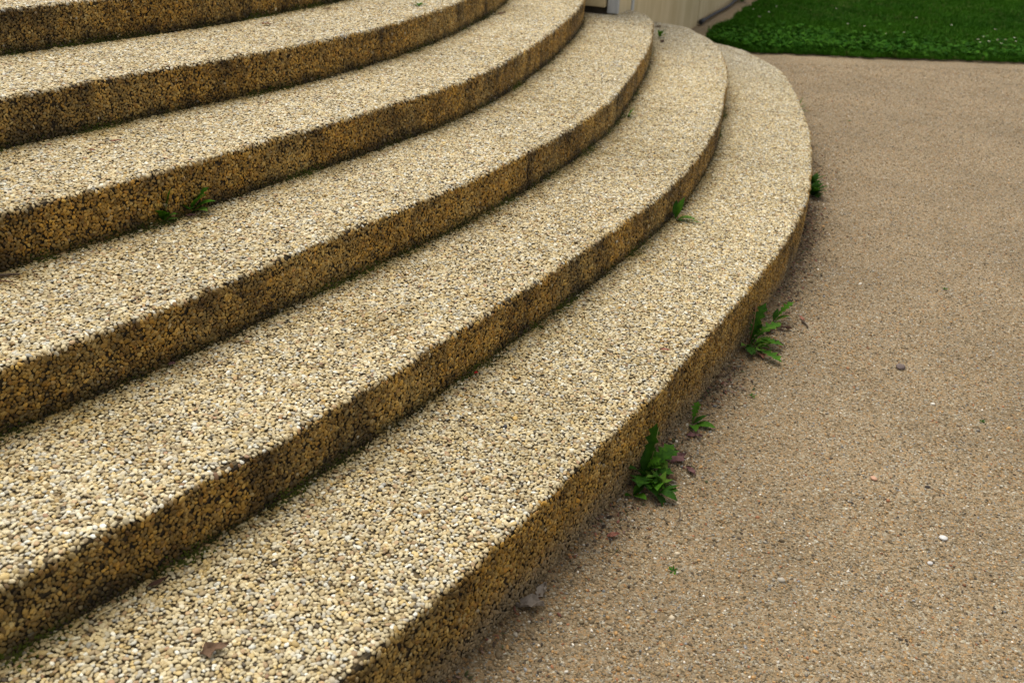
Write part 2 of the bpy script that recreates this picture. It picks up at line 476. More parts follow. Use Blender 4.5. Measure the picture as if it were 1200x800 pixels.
def build_grit():
    P, Rr, Sz, Cc = [], [], [], []
    pal = np.array([(0.33, 0.250, 0.140), (0.40, 0.300, 0.172), (0.24, 0.180, 0.105), (0.48, 0.285, 0.115), (0.37, 0.335, 0.275),
                    (0.58, 0.49, 0.35), (0.76, 0.71, 0.62), (0.11, 0.085, 0.06), (0.38, 0.17, 0.08), (0.29, 0.295, 0.30)])
    pw = np.array([.22, .2, .15, .11, .1, .08, .025, .06, .035, .02]); pw /= pw.sum()
    for (s0, s1, d0, d1, dens, lo, hi) in ((-3.3, 1.0, 0.0, 1.9, 15000, 0.0034, 0.0085), (1.0, 3.4, 0.0, 2.8, 9000, 0.0038, 0.009), (3.4, 5.4, 0.0, 3.6, 5500, 0.0045, 0.010), (-1.0, 3.4, 1.9, 3.4, 4500, 0.004, 0.009),
                                           (-3.3, 3.4, 0.0, 0.24, 7500, 0.005, 0.0135), (-3.3, -0.4, 0.0, 1.2, 3500, 0.006, 0.0125)):
        n = int((s1 - s0) * (d1 - d0) * dens)
        s = RNG.uniform(s0, s1, n); d = RNG.uniform(d0, d1, n)
        keep = RNG.random(n) < (0.35 + 0.9 * vnoise(s, d, 0.16, 41))
        if d1 < 0.5: keep &= RNG.random(n) < np.exp(-d / 0.09)
        if d1 == 1.2: keep &= RNG.random(n) < sstep(-0.4, -1.8, s) * np.exp(-d / 0.7)
        s, d = s[keep], d[keep]
        X, Y, _, _ = plan(s, d + dev(1, s))
        Z = ground_z(X, Y) + (vnoise(X, Y, 0.7, 3) - 0.5) * 0.012 + (vnoise(X, Y, 0.09, 5) - 0.5) * 0.006
        Z += 0.022 * np.exp(-d / 0.05) * vnoise(s, d, 0.25, 8)
        m = len(s)
        sz = lo + (hi - lo) * RNG.random(m) ** 2.2
        big = RNG.random(m) < 0.004; sz = np.where(big, sz * 1.9, sz)
        P.append(np.stack([X, Y, Z + sz * 0.10], 1))
        Rr.append(np.stack([RNG.normal(0, .35, m), RNG.normal(0, .35, m), RNG.uniform(0, 6.28, m)], 1))
        Sz.append(np.stack([sz, sz, sz], 1))
        c = pal[RNG.choice(len(pal), m, p=pw)] * RNG.uniform(0.42, 1.08, (m, 1)) * np.array([1.0, 0.985, 0.97])
        dr = np.clip(np.exp(-d / 0.10) * (0.35 + 0.9 * vnoise(s, d, 0.22, 21, 4)), 0, 1)[:, None]
        c = c * (1 - dr) + c * np.array([0.55, 0.51, 0.44]) * dr
        Cc.append(c)
    o = scatter("loose_grit", G_GRIT, np.concatenate(P), np.concatenate(Rr), np.concatenate(Sz), np.concatenate(Cc), 10, M_GRIT)
    tag(o, "loose fine tan, grey and rust grit strewn over the path", "grit", kind="stuff")
build_grit()

def build_litter():
    n = 5200
    s = RNG.uniform(-3.3, 3.6, n); d = np.abs(RNG.normal(0, 0.055, n)) + 0.004
    kp = RNG.random(n) < 0.12 + 0.9 * sstep(0.45, 0.7, vnoise(s, d, 0.18, 61, 3)); s, d = s[kp], d[kp]; n = len(s)
    X, Y, _, _ = plan(s, d + dev(1, s))
    Z = ground_z(X, Y) + (vnoise(X, Y, 0.7, 3) - 0.5) * 0.012 + 0.022 * np.exp(-d / 0.05) * vnoise(s, d, 0.25, 8) + 0.004
    pal = np.array([(0.05, 0.032, 0.02), (0.09, 0.055, 0.03), (0.14, 0.085, 0.05), (0.03, 0.022, 0.014), (0.16, 0.10, 0.07), (0.045, 0.05, 0.018), (0.15, 0.06, 0.04)])
    c = pal[RNG.integers(0, len(pal), n)] * RNG.uniform(.7, 1.3, (n, 1))
    L = RNG.uniform(0.005, 0.016, n)
    o = scatter("leaf_litter", G_GRIT, np.stack([X, Y, Z], 1), np.stack([RNG.normal(0, .4, n), RNG.normal(0, .4, n), RNG.uniform(0, 6.28, n)], 1),
                np.stack([L, L * RNG.uniform(.3, .8, n), L * 0.25], 1), c, 10, M_GRIT)
    tag(o, "crumbled dark brown leaf litter washed against the lowest step", "leaf litter", kind="stuff")
build_litter()

# ------------------------------------------------------------------ stair
NOSE_R = 0.014
SEAMS = {2: [1.1], 3: [0.16, 1.48], 4: [2.23], 5: [2.52]}
S_RANGE = {1: (-3.4, 6.0), 2: (-3.5, 5.9), 3: (-3.3, 5.6), 4: (-3.1, 4.9), 5: (-2.8, 4.6), 6: (-2.5, 4.3), 7: (-2.2, 4.2)}
NSTEP = 7
stair = empty("staircase", (0, 0, 0))
tag(stair, "wide curved outdoor staircase of cream exposed pebble concrete with ochre stained risers", "staircase")

def profile(k, s, v, h, wob=0.0):
    """v = length up the riser, over the nosing, then inwards along the tread -> (inward, z, normal out, normal up)"""
    v = np.asarray(v, float)
    hr = h - NOSE_R; arc = NOSE_R * math.pi / 2
    th = np.clip((v - hr) / NOSE_R, 0, math.pi / 2)
    inn = np.where(v <= hr, 0.0, np.where(v <= hr + arc, NOSE_R * (1 - np.cos(th)), NOSE_R + (v - hr - arc)))
    z = np.where(v <= hr, v, np.where(v <= hr + arc, hr + NOSE_R * np.sin(th), h))
    return inn, z, np.cos(th), np.sin(th)

def base_z(k, X, Y):
    return ground_z(X, Y) if k == 1 else np.full(np.shape(X), (k - 1) * RISE)

def edge_wobble(k, s):
    return (vnoise(s, s * 0 + k * 3.7, 0.09, 60 + k, 4) - 0.5) * 0.015 + (vnoise(s, s * 0 + k, 0.5, 90 + k, 2) - 0.5) * 0.006

def build_step(k):
    s0, s1 = S_RANGE[k]
    top = k * RISE
    ss = set(np.round(np.arange(s0, s1, 0.03), 4))
    for q in SEAMS.get(k, []):
        for e in (-0.008, -0.003, 0.003, 0.008): ss.add(round(q + e, 4))
    s = np.array(sorted(ss)); n = len(s)
    groove = np.zeros(n)
    for q in SEAMS.get(k, []): groove = np.where(np.abs(s - q) < 0.0045, 0.018, groove)
    depth_in = 0.62 if k < NSTEP else 2.5
    # closed profile: foot, up the riser, nosing, tread, back, bottom
    rows = [(0.0, -0.10), (0.0, 0.02), (0.0, 0.05), (0.0, RISE * 0.6), (0.0, RISE - NOSE_R)]
    for a in (22, 45, 67): rows.append((NOSE_R * (1 - math.cos(math.radians(a))), RISE - NOSE_R + NOSE_R * math.sin(math.radians(a))))
    rows += [(NOSE_R, RISE), (0.05, RISE), (0.15, RISE), (0.3, RISE), (depth_in, RISE), (depth_in, -0.10)]
    nr = len(rows); V = []
    wob = edge_wobble(k, s)
    for j, (inn, z) in enumerate(rows):
        w = wob * (0.25 if j < 3 else 0.6 if j < 4 else 1.0 if j < 9 else 0.3 if j < 11 else 0)
        g = groove if j < 9 else 0
        d = nose(k, s) - inn + w - g - 0.0030
        X, Y, _, _ = plan(s, d)
        zz = (k - 1) * RISE + z - (0.0030 if j >= 8 and z > 0 else 0)
        if k == 1 and z <= 0.02: zz = zz - 0.2
        if 8 <= j < 13 and z > 0: zz = zz + (vnoise(s, s * 0 + inn * 3, 0.35, 30 + k) - 0.5) * 0.004
        V.append(np.stack([X, Y, np.broadcast_to(zz, X.shape)], 1))
    V = np.stack(V, 1).reshape(-1, 3)
    F = []
    for i in range(n - 1):
        for j in range(nr):
            j2 = (j + 1) % nr
            F.append((i * nr + j, (i + 1) * nr + j, (i + 1) * nr + j2, i * nr + j2))
    F.append(tuple(range(nr))[::-1]); F.append(tuple((n - 1) * nr + j for j in range(nr)))
    st = mesh_obj("step", V, F, M_MORTAR, stair)
    st.data.materials.append(M_MORTAR_DARK)
    mi = np.zeros(len(F), np.int32); mi[:(n - 1) * nr] = np.tile((np.arange(nr) < 6).astype(np.int32), n - 1)
    st.data.polygons.foreach_set("material_index", mi)
    # ---------------- pebbles set in the surface
    sp = 0.0067
    mean_off = -(k - 1) * TREAD
    fac_a = 1 + mean_off / RA; fac_b = 1 + mean_off / RB
    length = (0 - s0) * fac_a + s1 * fac_b
    hmax = RISE if k > 1 else 0.26
    arc = NOSE_R * math.pi / 2
    v_tread = TREAD + 0.03 if k < NSTEP else 1.2
    u, v, rad = packed_grid(length, hmax - NOSE_R + arc + v_tread, sp)
    ua = (0 - s0) * fac_a
    s = np.where(u < ua, s0 + u / fac_a, (u - ua) / fac_b)
    keep = (s > s0 + .01) & (s < s1 - .01) & (v > 0)
    s, v, rad = s[keep], v[keep], rad[keep]
    inn, z, no, nu = profile(k, s, v, hmax)
    z = z - (hmax - RISE) + (k - 1) * RISE
    riser = 1 - sstep(0.30, 0.80, nu + RNG.normal(0, 0.2, len(s)) + (vnoise(s, s * 0 + k, 0.05, 66) - 0.5) * 0.8 * (nu > 0.02))
    wob = edge_wobble(k, s)
    wgt = np.where(v < hmax - NOSE_R, 0.25 + 0.75 * np.clip(z - (k - 1) * RISE, 0, RISE) / RISE, np.where(inn < 0.05, 1.0, 0.3))
    d = nose(k, s) - inn + wob * wgt
    X, Y, nx, ny = plan(s, d)
    # cut what lies inside the wall, under the ground or in the vertical joints
    rel = np.stack([X - WC[0], Y - WC[1]], 1)
    inside = (rel @ WN < -0.02) & (rel @ WA > 0.02) if False else ((rel @ WN) < -0.05) & ((rel @ WB) > 0.05)
    keep = ~inside & (z > (ground_z(X, Y) - 0.004 if k == 1 else (k - 1) * RISE - 0.004))
    if k < NSTEP:                                          # nothing under the next step
        keep &= (d > nose(k + 1, s) - 0.012)
    for q in SEAMS.get(k, []):
        keep &= ~((np.abs(s - q + (vnoise(z, z * 0, 0.02, 5 + k) - 0.5) * 0.014) < 0.0058) & (v < hmax) & (RNG.random(len(s)) < 0.8))
    lost = RNG.random(len(s)) < np.where(riser > 0.5, 0.05 * (0.4 + 1.6 * vnoise(s, z, 0.12, 77 + k)), 0.018)
    # chips knocked off the arris
    chip = (np.abs(inn - 0.004) < 0.012) & (nu > 0.1) & (vnoise(s, s * 0, 0.06, 140 + k) > 0.70)
    keep &= ~lost & ~(chip & (RNG.random(len(s)) < 0.35))
    s, v, rad, inn, z, no, nu, riser, X, Y, nx, ny, d = [a[keep] for a in (s, v, rad, inn, z, no, nu, riser, X, Y, nx, ny, d)]
    m = len(s)
    Nn = np.stack([nx * no, ny * no, nu], 1)
    Nn += RNG.normal(0, 0.22, (m, 3)); Nn /= np.linalg.norm(Nn, axis=1, keepdims=True)
    ref = RNG.normal(0, 1, (m, 3))
    T = np.cross(ref, Nn); T /= np.linalg.norm(T, axis=1, keepdims=True)
    B = np.cross(Nn, T)
    size = rad * 2 * 1.23 * RNG.uniform(0.9, 1.12, m)
    lift = RNG.normal(0, 0.0008, m) + 0.0004
    if True:
        sink = (RNG.random(m) < 0.10) * 0.0025
        lift = lift - sink
    zl = z + (vnoise(s, inn * 3, 0.35, 30 + k) - 0.5) * 0.004 * (inn > NOSE_R)
    pos = np.stack([X, Y, zl], 1) + np.stack([nx * no, ny * no, nu], 1) * lift[:, None]
    rot = euler_from_frame(T, B, Nn)
    siz = np.stack([size, size, size * RNG.uniform(0.85, 1.15, m)], 1)
    # ---------------- colour of each stone
    col = PALETTE[RNG.choice(len(PALETTE), m, p=PAL_W)] * np.array([1.0, 0.99, 0.94]) * RNG.uniform(0.72, 1.15, (m, 1))
    mean = np.array([0.54, 0.43, 0.24])
    # weathering of the treads: broad tone, grime towards the foot of the next riser
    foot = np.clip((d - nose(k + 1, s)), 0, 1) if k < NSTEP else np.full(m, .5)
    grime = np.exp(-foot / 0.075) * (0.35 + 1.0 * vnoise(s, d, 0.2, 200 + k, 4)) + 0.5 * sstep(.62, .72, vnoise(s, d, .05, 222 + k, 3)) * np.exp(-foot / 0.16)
    blot = sstep(0.58, 0.75, vnoise(s, d, 0.13, 300 + k, 4)) * 0.26 + sstep(0.54, 0.72, vnoise(s, d, 0.6, 310 + k, 5)) * 0.12
    tone = 0.86 + 0.24 * vnoise(s, d, 0.9, 210 + k, 4)
    far_grey = sstep(3.0, 5.2, s) * 0.5                        # stones greyer and slightly darker towards the far end
    tread_col = col * tone[:, None]
    grey = tread_col.mean(1, keepdims=True) * np.array([1.0, 0.95, 0.80])
    tread_col = tread_col * (1 - far_grey[:, None]) + grey * far_grey[:, None] * 0.92
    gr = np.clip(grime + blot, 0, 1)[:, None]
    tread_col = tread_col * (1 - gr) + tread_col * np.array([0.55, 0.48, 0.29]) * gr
    # ochre algae stain on the risers, in drips, paler to greyish in places
    rz = z - (k - 1) * RISE
    wx = s + (vnoise(s, rz, 0.06, 430 + k) - 0.5) * 0.06
    drip = vnoise(wx, rz * 0.45, 0.06, 400 + k, 4)
    pale = sstep(0.45, 0.72, vnoise(s, rz, 0.35, 410 + k, 4)) * 0.8
    dark = sstep(0.50, 0.74, drip) * 0.6 + 0.6 * sstep(0.52, 0.75, vnoise(s, rz, 0.14, 420 + k, 4)) + 0.25 * sstep(.5, .9, rz / RISE) * vnoise(s, rz, .05, 431)
    st_ = np.array([0.74, 0.505, 0.14])[None] * (1 - pale[:, None]) + np.array([0.84, 0.66, 0.30])[None] * pale[:, None]
    sm = np.zeros(m)
    for q in SEAMS.get(k, []): sm = np.maximum(sm, np.exp(-np.abs(s - q - (vnoise(s, rz, .03, 3) - .5) * .03) / 0.018))
    algae = sstep(0.42, 0.62, vnoise(s, rz * 0.5, 0.32, 440 + k, 4)) * (0.35 + 0.65 * sstep(0.3, 0.8, vnoise(wx, rz * 0.3, 0.035, 441 + k, 3)))
    if k == 1: algae = algae * 0.5
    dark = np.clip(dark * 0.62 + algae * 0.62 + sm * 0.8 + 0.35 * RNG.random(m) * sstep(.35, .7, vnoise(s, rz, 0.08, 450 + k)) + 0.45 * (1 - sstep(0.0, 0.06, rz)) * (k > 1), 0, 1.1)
    stn = np.clip(RNG.normal(0.90, 0.16, (m, 1)), 0.3, 1.1)
    col_r = (col * 0.8 + mean * 0.2) * (st_ * stn + np.array([0.62, 0.56, 0.40]) * (1 - stn)) * RNG.uniform(0.5, 1.35, (m, 1))
    col_r = col_r * (1 - 0.72 * np.clip(dark, 0, 1.1)[:, None])
    if k == 1:                                             # silt splashed up from the path
        silt = (1 - sstep(-0.07, 0.045, rz + (vnoise(s, rz, .2, 9) - .5) * .07))[:, None] * 0.75
        col_r = col_r * (1 - silt) + np.array([0.20, 0.155, 0.095]) * RNG.uniform(0.6, 1.3, (m, 1)) * silt
    else:
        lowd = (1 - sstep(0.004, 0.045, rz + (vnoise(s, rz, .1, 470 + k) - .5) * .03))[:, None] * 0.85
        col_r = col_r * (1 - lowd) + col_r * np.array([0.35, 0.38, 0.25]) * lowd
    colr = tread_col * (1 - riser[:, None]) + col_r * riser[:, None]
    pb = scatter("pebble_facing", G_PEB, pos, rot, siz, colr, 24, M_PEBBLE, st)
    return m
for k in range(1, NSTEP + 1):
    build_step(k)

# ------------------------------------------------------------------ moss in the angles between tread and riser
def tuft_variants(prefix, mat, n, blades, h, spread, wid, curl=0.4):
    col = bpy.data.collections.new(prefix + "_kinds")
    for i in range(n):
        r = random.Random(i * 77 + blades); V = []; F = []
        for b in range(blades):
            a = r.uniform(0, 6.283); rr = spread * math.sqrt(r.random())
            x, y = math.cos(a) * rr, math.sin(a) * rr
            la = r.uniform(0, 6.283); ln = r.uniform(0.1, curl); hh = h * r.uniform(0.5, 1.1); w = wid * r.uniform(0.7, 1.3)
            px, py = -math.sin(la) * w, math.cos(la) * w
            dx, dy = math.cos(la) * ln * hh, math.sin(la) * ln * hh
            q = len(V)
            V += [(x - px, y - py, 0), (x + px, y + py, 0), (x + dx * .35 - px * .8, y + dy * .35 - py * .8, hh * .6),
                  (x + dx * .35 + px * .8, y + dy * .35 + py * .8, hh * .6), (x + dx, y + dy, hh * (1 - .25 * ln))]
            F += [(q, q + 1, q + 3, q + 2), (q + 2, q + 3, q + 4)]
        o = mesh_obj("%s_kind" % prefix, V, F, mat, None, False, link=False)
        col.objects.link(o)
    return col

MOSS_COL = ico_variants("moss", M_MOSS, 6, 1, (0.5, 0.9), 0.2)
G_MOSS = scatter_group(MOSS_COL)
def build_moss():
    P = []; C = []; S = []
    spots = [(-2.42, 2, 0.14, 1.0), (-2.05, 2, 0.10, 1.0), (-1.70, 4, 0.05, .9), (1.66, 3, 0.08, .9), (-1.3, 3, .09, .5), (-.2, 3, .07, .6),
             (.1, 2, .06, .7), (0.35, 3, .08, .8), (-.6, 4, .10, .8), (1.3, 4, .08, .7), (1.0, 5, .10, .7), (2.1, 4, .06, .6), (-0.9, 2, .07, .5), (.45, 5, .08, .6), (2.3, 5, .08, .6)]
    for k in range(2, NSTEP + 1):
        s0, s1 = S_RANGE[k]
        n = int((s1 - s0) * 2600)
        s = RNG.uniform(s0, s1, n)
        pr = sstep(0.45, 0.72, vnoise(s, s * 0 + k, 0.22, 500 + k, 3)) * 0.42 + 0.34
        for q, kk, w, a in spots:
            if kk == k: pr = np.maximum(pr, a * np.exp(-((s - q) / w) ** 2))
        kp = RNG.random(n) < pr
        s, pr = s[kp], pr[kp]; n = len(s)
        e = np.abs(RNG.normal(0, 0.008, n)) * (0.6 + 2.6 * pr * vnoise(s, s * 0 + 2, 0.1, 530 + k))
        up = np.where(RNG.random(n) < 0.4, np.abs(RNG.normal(0, 0.010, n)), 0)
        d = nose(k, s) + edge_wobble(k, s) * .25 + np.where(up > 0, 0.001, e)
        X, Y, _, _ = plan(s, d)
        P.append(np.stack([X, Y, (k - 1) * RISE + up + 0.001], 1))
        sz = RNG.uniform(0.003, 0.0075, n) * (0.7 + .6 * pr)
        S.append(np.stack([sz, sz, sz], 1))
        g = vnoise(s, s * 0 + 7, 0.15, 520 + k)[:, None] + RNG.normal(0, .12, (n, 1))
        C.append(np.array([0.022, 0.017, 0.007]) * (1 - np.clip(g * pr[:, None] * 2.2 - .1, 0, 1)) + np.array([0.060, 0.072, 0.010]) * np.clip(g * pr[:, None] * 2.2 - .1, 0, 1))
    P = np.concatenate(P); S = np.concatenate(S); C = np.concatenate(C)
    rel = P[:, :2] - WC
    kp = ~((rel @ WN < 0) & (rel @ WB > 0))
    P, S, C = P[kp], S[kp], C[kp]
    o = scatter("moss", G_MOSS, P, RNG.uniform(0, 6.28, (len(P), 3)), S, C, 6, M_MOSS)
    tag(o, "dark olive moss and dirt in the angles at the foot of the risers", "moss", kind="stuff")
build_moss()

# ------------------------------------------------------------------ wall behind the stair
def build_wall():
    w = empty("end_wall", (WC[0], WC[1], 0.0))
    tag(w, "stained beige wall with pale grey strips behind the far end of the steps", "wall")
    b3 = np.array([WB[0], WB[1], 0]); n3 = np.array([WN[0], WN[1], 0]); a3 = -n3; z3 = np.array([0, 0, 1.0]); o3 = np.array([0, 0, 0.0])
    TOP = 1.45
    def bx(name, x0, x1, y0, y1, z0, z1, mat):   # x along the long side, y inwards
        o = mesh_obj(name, box_verts(o3, b3, a3, z3, x0, x1, y0, y1, z0, z1), BOX_F, mat, w)
        bv = o.modifiers.new("bevel", 'BEVEL'); bv.width = 0.006; bv.segments = 2
        return o
    bx("wall_core", 0.07, 15.9, 0.07, 3.9, -0.6, TOP - 0.02, M_WALLCORE)
    # long side panels
    cuts = [(0.075, 0.44), (0.515, 3.10), (3.115, 5.7), (5.715, 8.3), (8.315, 10.9), (10.915, 13.5), (13.515, 15.9)]
    for i, (p, q) in enumerate(cuts):
        bx("panel", p, q, 0.0 + 0.004 * (i % 2), 0.068, -0.55, TOP - 0.05, M_WALL)
    bx("joint_strip", 0.028, 0.07, -0.012, 0.066, 0.46, TOP - 0.05, M_STRIP)
    bx("joint_strip", 0.45, 0.505, -0.008, 0.066, -0.5, TOP - 0.05, M_STRIP)
    # end side, raised above the third tread with a dark recess below
    for (p, q) in ((0.075, 0.9), (0.915, 1.9), (1.915, 2.9), (2.915, 3.9)):
        bx("panel", 0.0, 0.066, p, q, 0.50, TOP - 0.05, M_WALL)
    bx("coping", -0.04, 15.95, -0.045, 3.95, TOP - 0.048, TOP + 0.05, M_COPE)
build_wall()

def tube(path, rads, seg=8, cap=True):
    V = []; F = []
    path = [Vector(p) for p in path]
    for i, p in enumerate(path):
        t = (path[min(i + 1, len(path) - 1)] - path[max(i - 1, 0)]).normalized()
        u = t.cross(Vector((0.13, 0.21, 1))).normalized(); v = t.cross(u)
        for j in range(seg):
            a = 2 * math.pi * j / seg
            V.append(p + (u * math.cos(a) + v * math.sin(a)) * rads[i])
    for i in range(len(path) - 1):
        for j in range(seg):
            F.append((i * seg + j, i * seg + (j + 1) % seg, (i + 1) * seg + (j + 1) % seg, (i + 1) * seg + j))
    if cap:
        F.append(tuple(range(seg))[::-1]); F.append(tuple((len(path) - 1) * seg + j for j in range(seg)))
    return V, F

def build_pipe():
    pts = []; rr = []
    for i in range(40):
        q = 3.12 + i * 0.09
        p = WC + WB * q + WN * (0.05 + 0.018 * math.sin(q * 1.7) + 0.006 * math.sin(q * 6))
        g = float(ground_z(p[0], p[1]))
        pts.append((p[0], p[1], g + 0.03 + 0.012 * math.sin(q * 2.3) ** 2)); rr.append(0.015)
    t = empty("drain_hose", (pts[0][0], pts[0][1], pts[0][2] - 0.03))
    tag(t, "dark grey hose lying along the foot of the beige wall", "hose")
    org = Vector(t.location)
    V, F = tube([Vector(p) - org for p in pts], rr, 10)
    mesh_obj("hose_body", V, F, M_PIPE, t, True)
    a = Vector(pts[0]) - org; b_ = Vector(pts[1]) - org
    dr = (a - b_).normalized()
    V, F = tube([a + dr * 0.035, a + dr * 0.03, a - dr * 0.08, a - dr * 0.085], [0.018, 0.022, 0.022, 0.018], 12)
    mesh_obj("end_fitting", V, F, M_PIPE, t, True)
build_pipe()

# ------------------------------------------------------------------ lawn
LAWN = [(1.60, 9.30), (1.70, 8.98), (1.92, 8.76), (2.6, 8.80), (3.4, 8.86), (4.35, 8.93), (6.5, 9.1), (14, 9.6), (60, 12), (60, 120), (43, 120), (4.55, 17.2), (2.72, 12.25)]
def in_lawn(X, Y):
    inside = np.zeros(X.shape, bool); n = len(LAWN); j = n - 1
    for i in range(n):
        xi, yi = LAWN[i]; xj, yj = LAWN[j]
        c = ((yi > Y) != (yj > Y)) & (X < (xj - xi) * (Y - yi) / (yj - yi + 1e-12) + xi)
        inside ^= c; j = i
    return inside
def build_lawn():
    bm = bmesh.new()
    lo = [bm.verts.new((x, y, float(ground_z(x, y)) - 0.02)) for x, y in LAWN]
    cx, cy = 4.5, 11.0
    hi = []
    for x, y in LAWN:
        dx, dy = cx - x, cy - y; l = math.hypot(dx, dy)
        hi.append(bm.verts.new((x + dx / l * 0.16, y + dy / l * 0.16, float(ground_z(x, y)) + 0.018)))
    n = len(LAWN)
    for i in range(n): bm.faces.new((lo[i], lo[(i + 1) % n], hi[(i + 1) % n], hi[i]))
    bm.faces.new(hi); bmesh.ops.triangulate(bm, faces=[f for f in bm.faces if len(f.verts) > 4])
    me = bpy.data.meshes.new("lawn"); bm.to_mesh(me); bm.free(); me.materials.append(M_SOIL)
    o = bpy.data.objects.new("lawn", me); COL.objects.link(o)
    tag(o, "dark green lawn beyond the gravel path", kind="structure")
build_lawn()
GRASS_COL = tuft_variants("grass", M_GRASS, 8, 12, 1.0, 0.45, 0.045, 0.9)
G_GRASS = scatter_group(GRASS_COL)
def build_grass():
    n = 120000
    X = RNG.uniform(1.5, 8.5, n); Y = 8.62 + RNG.random(n) ** 1.35 * 8.5
    dens = np.ones(n)
    kp = in_lawn(X + (vnoise(X, Y, .25, 735) - .5) * .12, Y + (vnoise(X, Y, .3, 730, 4) - .5) * .22); X, Y = X[kp], Y[kp]; n = len(X)
    # taller, leafier growth along the mown edge
    edge = np.exp(-np.clip(Y - (8.76 + 0.07 * (X - 1.92)), 0, 9) / 0.35)
    h = RNG.uniform(0.03, 0.06, n) * (1 + 0.45 * edge * vnoise(X, Y, 0.5, 700)) * (0.55 + 0.9 * vnoise(X, Y, 0.35, 710))
    yb = 8.76 + 0.07 * (X - 1.92); h = h * (0.45 + 0.55 * sstep(-0.12, 0.16, Y - yb))
    w = RNG.uniform(0.035, 0.06, n)
    g = vnoise(X, Y, 0.6, 720, 4)[:, None] * 0.7 + RNG.random((n, 1)) * 0.3
    c = np.array([0.012, 0.060, 0.002]) * (1 - g) + np.array([0.046, 0.138, 0.004]) * g
    yel = (RNG.random(n) < 0.03 + 0.10 * sstep(.6, .75, vnoise(X, Y, .5, 740, 4)))[:, None]
    c = np.where(yel, np.array([0.10, 0.13, 0.03]), c)
    pos = np.stack([X, Y, ground_z(X, Y) + 0.015], 1)
    rot = np.stack([RNG.normal(0, .15, n), RNG.normal(0, .15, n), RNG.uniform(0, 6.28, n)], 1)
    o = scatter("grass", G_GRASS, pos, rot, np.stack([w, w, h], 1), c, 8, M_GRASS)
    tag(o, "short dense dark green grass of the lawn", "grass", kind="stuff")
build_grass()

# clover and plantain leaves in the lawn edge (uncountable ground cover)
def clover_variants():
    col = bpy.data.collections.new("clover_kinds")
    for i in range(6):
        r = random.Random(900 + i); V = []; F = []
        for q in range(5):
            a0 = r.uniform(0, 6.28); rr = 0.5 * math.sqrt(r.random()); ox, oy, oz = math.cos(a0) * rr, math.sin(a0) * rr, r.uniform(.5, 1)
            tx, ty = r.uniform(-.4, .4), r.uniform(-.4, .4); ph = r.uniform(0, 6.28)
            for l in range(3):
                a = ph + l * 2.094; c, s = math.cos(a), math.sin(a); b = len(V)
                for (u, w) in ((0, 0), (.1, .09), (.22, .11), (.28, 0), (.22, -.11), (.1, -.09)):
                    x, y = u * c - w * s, u * s + w * c
                    V.append((ox + x, oy + y, oz + tx * x + ty * y + 0.25 * abs(w)))
                F.append(tuple(range(b, b + 6)))
        col.objects.link(mesh_obj("clover_kind", V, F, M_GRASS, None, False, link=False))
    return col
G_CLOVER = scatter_group(clover_variants())
def build_clover():
    n = 5000
    X = RNG.uniform(1.55, 7.0, n); Y = 8.72 + 0.07 * (X - 1.92) + np.abs(RNG.normal(0, 0.45, n))
    left = np.exp(-((X - 2.6) / 0.9) ** 2)
    kp = in_lawn(X, Y + (vnoise(X, Y, .3, 730, 4) - .5) * .22 - .06) & (RNG.random(n) < 0.05 + 0.6 * left + 0.3 * vnoise(X, Y, .4, 801)); X, Y = X[kp], Y[kp]; n = len(X)
    sz = RNG.uniform(0.035, 0.07, n); hh = RNG.uniform(0.04, 0.09, n)
    g = RNG.random((n, 1))
    c = np.array([0.013, 0.066, 0.002]) * (1 - g) + np.array([0.044, 0.135, 0.006]) * g
    o = scatter("clover", G_CLOVER, np.stack([X, Y, ground_z(X, Y) + 0.02], 1), np.stack([RNG.normal(0, .2, n), RNG.normal(0, .2, n), RNG.uniform(0, 6.28, n)], 1),
                np.stack([sz, sz, hh], 1), c, 6, M_GRASS)
    tag(o, "broad clover leaves along the near edge of the lawn", "clover", kind="stuff")
build_clover()

# ------------------------------------------------------------------ daisies
def daisy(loc, r=0.011):
    t = empty("daisy", loc, random.uniform(0, 6.28))
    tag(t, "tiny white daisy flower in the dark green lawn", "daisy", "white daisies dotted over the lawn")
    h = random.uniform(0.06, 0.10)
    V, F = tube([(0, 0, 0), (0.003, 0.002, h * .6), (0, 0, h)], [0.0015, 0.0013, 0.0012], 5)
    mesh_obj("stem", V, F, M_LEAF_Y, t)
    V = []; F = []
    for i in range(12):
        a = i * math.pi / 6; c, s = math.cos(a), math.sin(a); b = len(V)
        for (u, w, z) in ((0.2, 0, 0), (.6, .17, .05), (1.0, .12, .1), (1.05, 0, .1), (1.0, -.12, .1), (.6, -.17, .05)):
            V.append(((u * c - w * s) * r, (u * s + w * c) * r, h + z * r * random.uniform(.5, 2)))
        F.append(tuple(range(b, b + 6)))
    mesh_obj("petals", V, F, M_PETAL, t)
    bm = bmesh.new(); bmesh.ops.create_icosphere(bm, subdivisions=1, radius=r * .35)
    for v in bm.verts: v.co.z = v.co.z * .5 + h + r * .08
    me = bpy.data.meshes.new("heart"); bm.to_mesh(me); bm.free(); me.materials.append(M_YELLOW)
    o = bpy.data.objects.new("heart", me); COL.objects.link(o); o.parent = t
DAISY = [(4.15, 9.45), (4.25, 9.5), (4.33, 9.42), (4.42, 9.55), (4.48, 9.47), (4.38, 9.62), (4.2, 9.62), (4.6, 9.5), (4.55, 9.66), (4.3, 9.75),
         (3.55, 9.75), (3.2, 9.85), (3.36, 9.7), (2.35, 10.9), (2.45, 10.6), (2.6, 10.95), (2.3, 10.35), (4.2, 10.3), (3.1, 10.05), (4.55, 10.1), (3.3, 11.2), (3.75, 12.3), (3.8, 12.6), (4.9, 9.8), (3.95, 10.6)]
for (x, y) in DAISY:
    daisy((x, y, float(ground_z(x, y)) + 0.015))

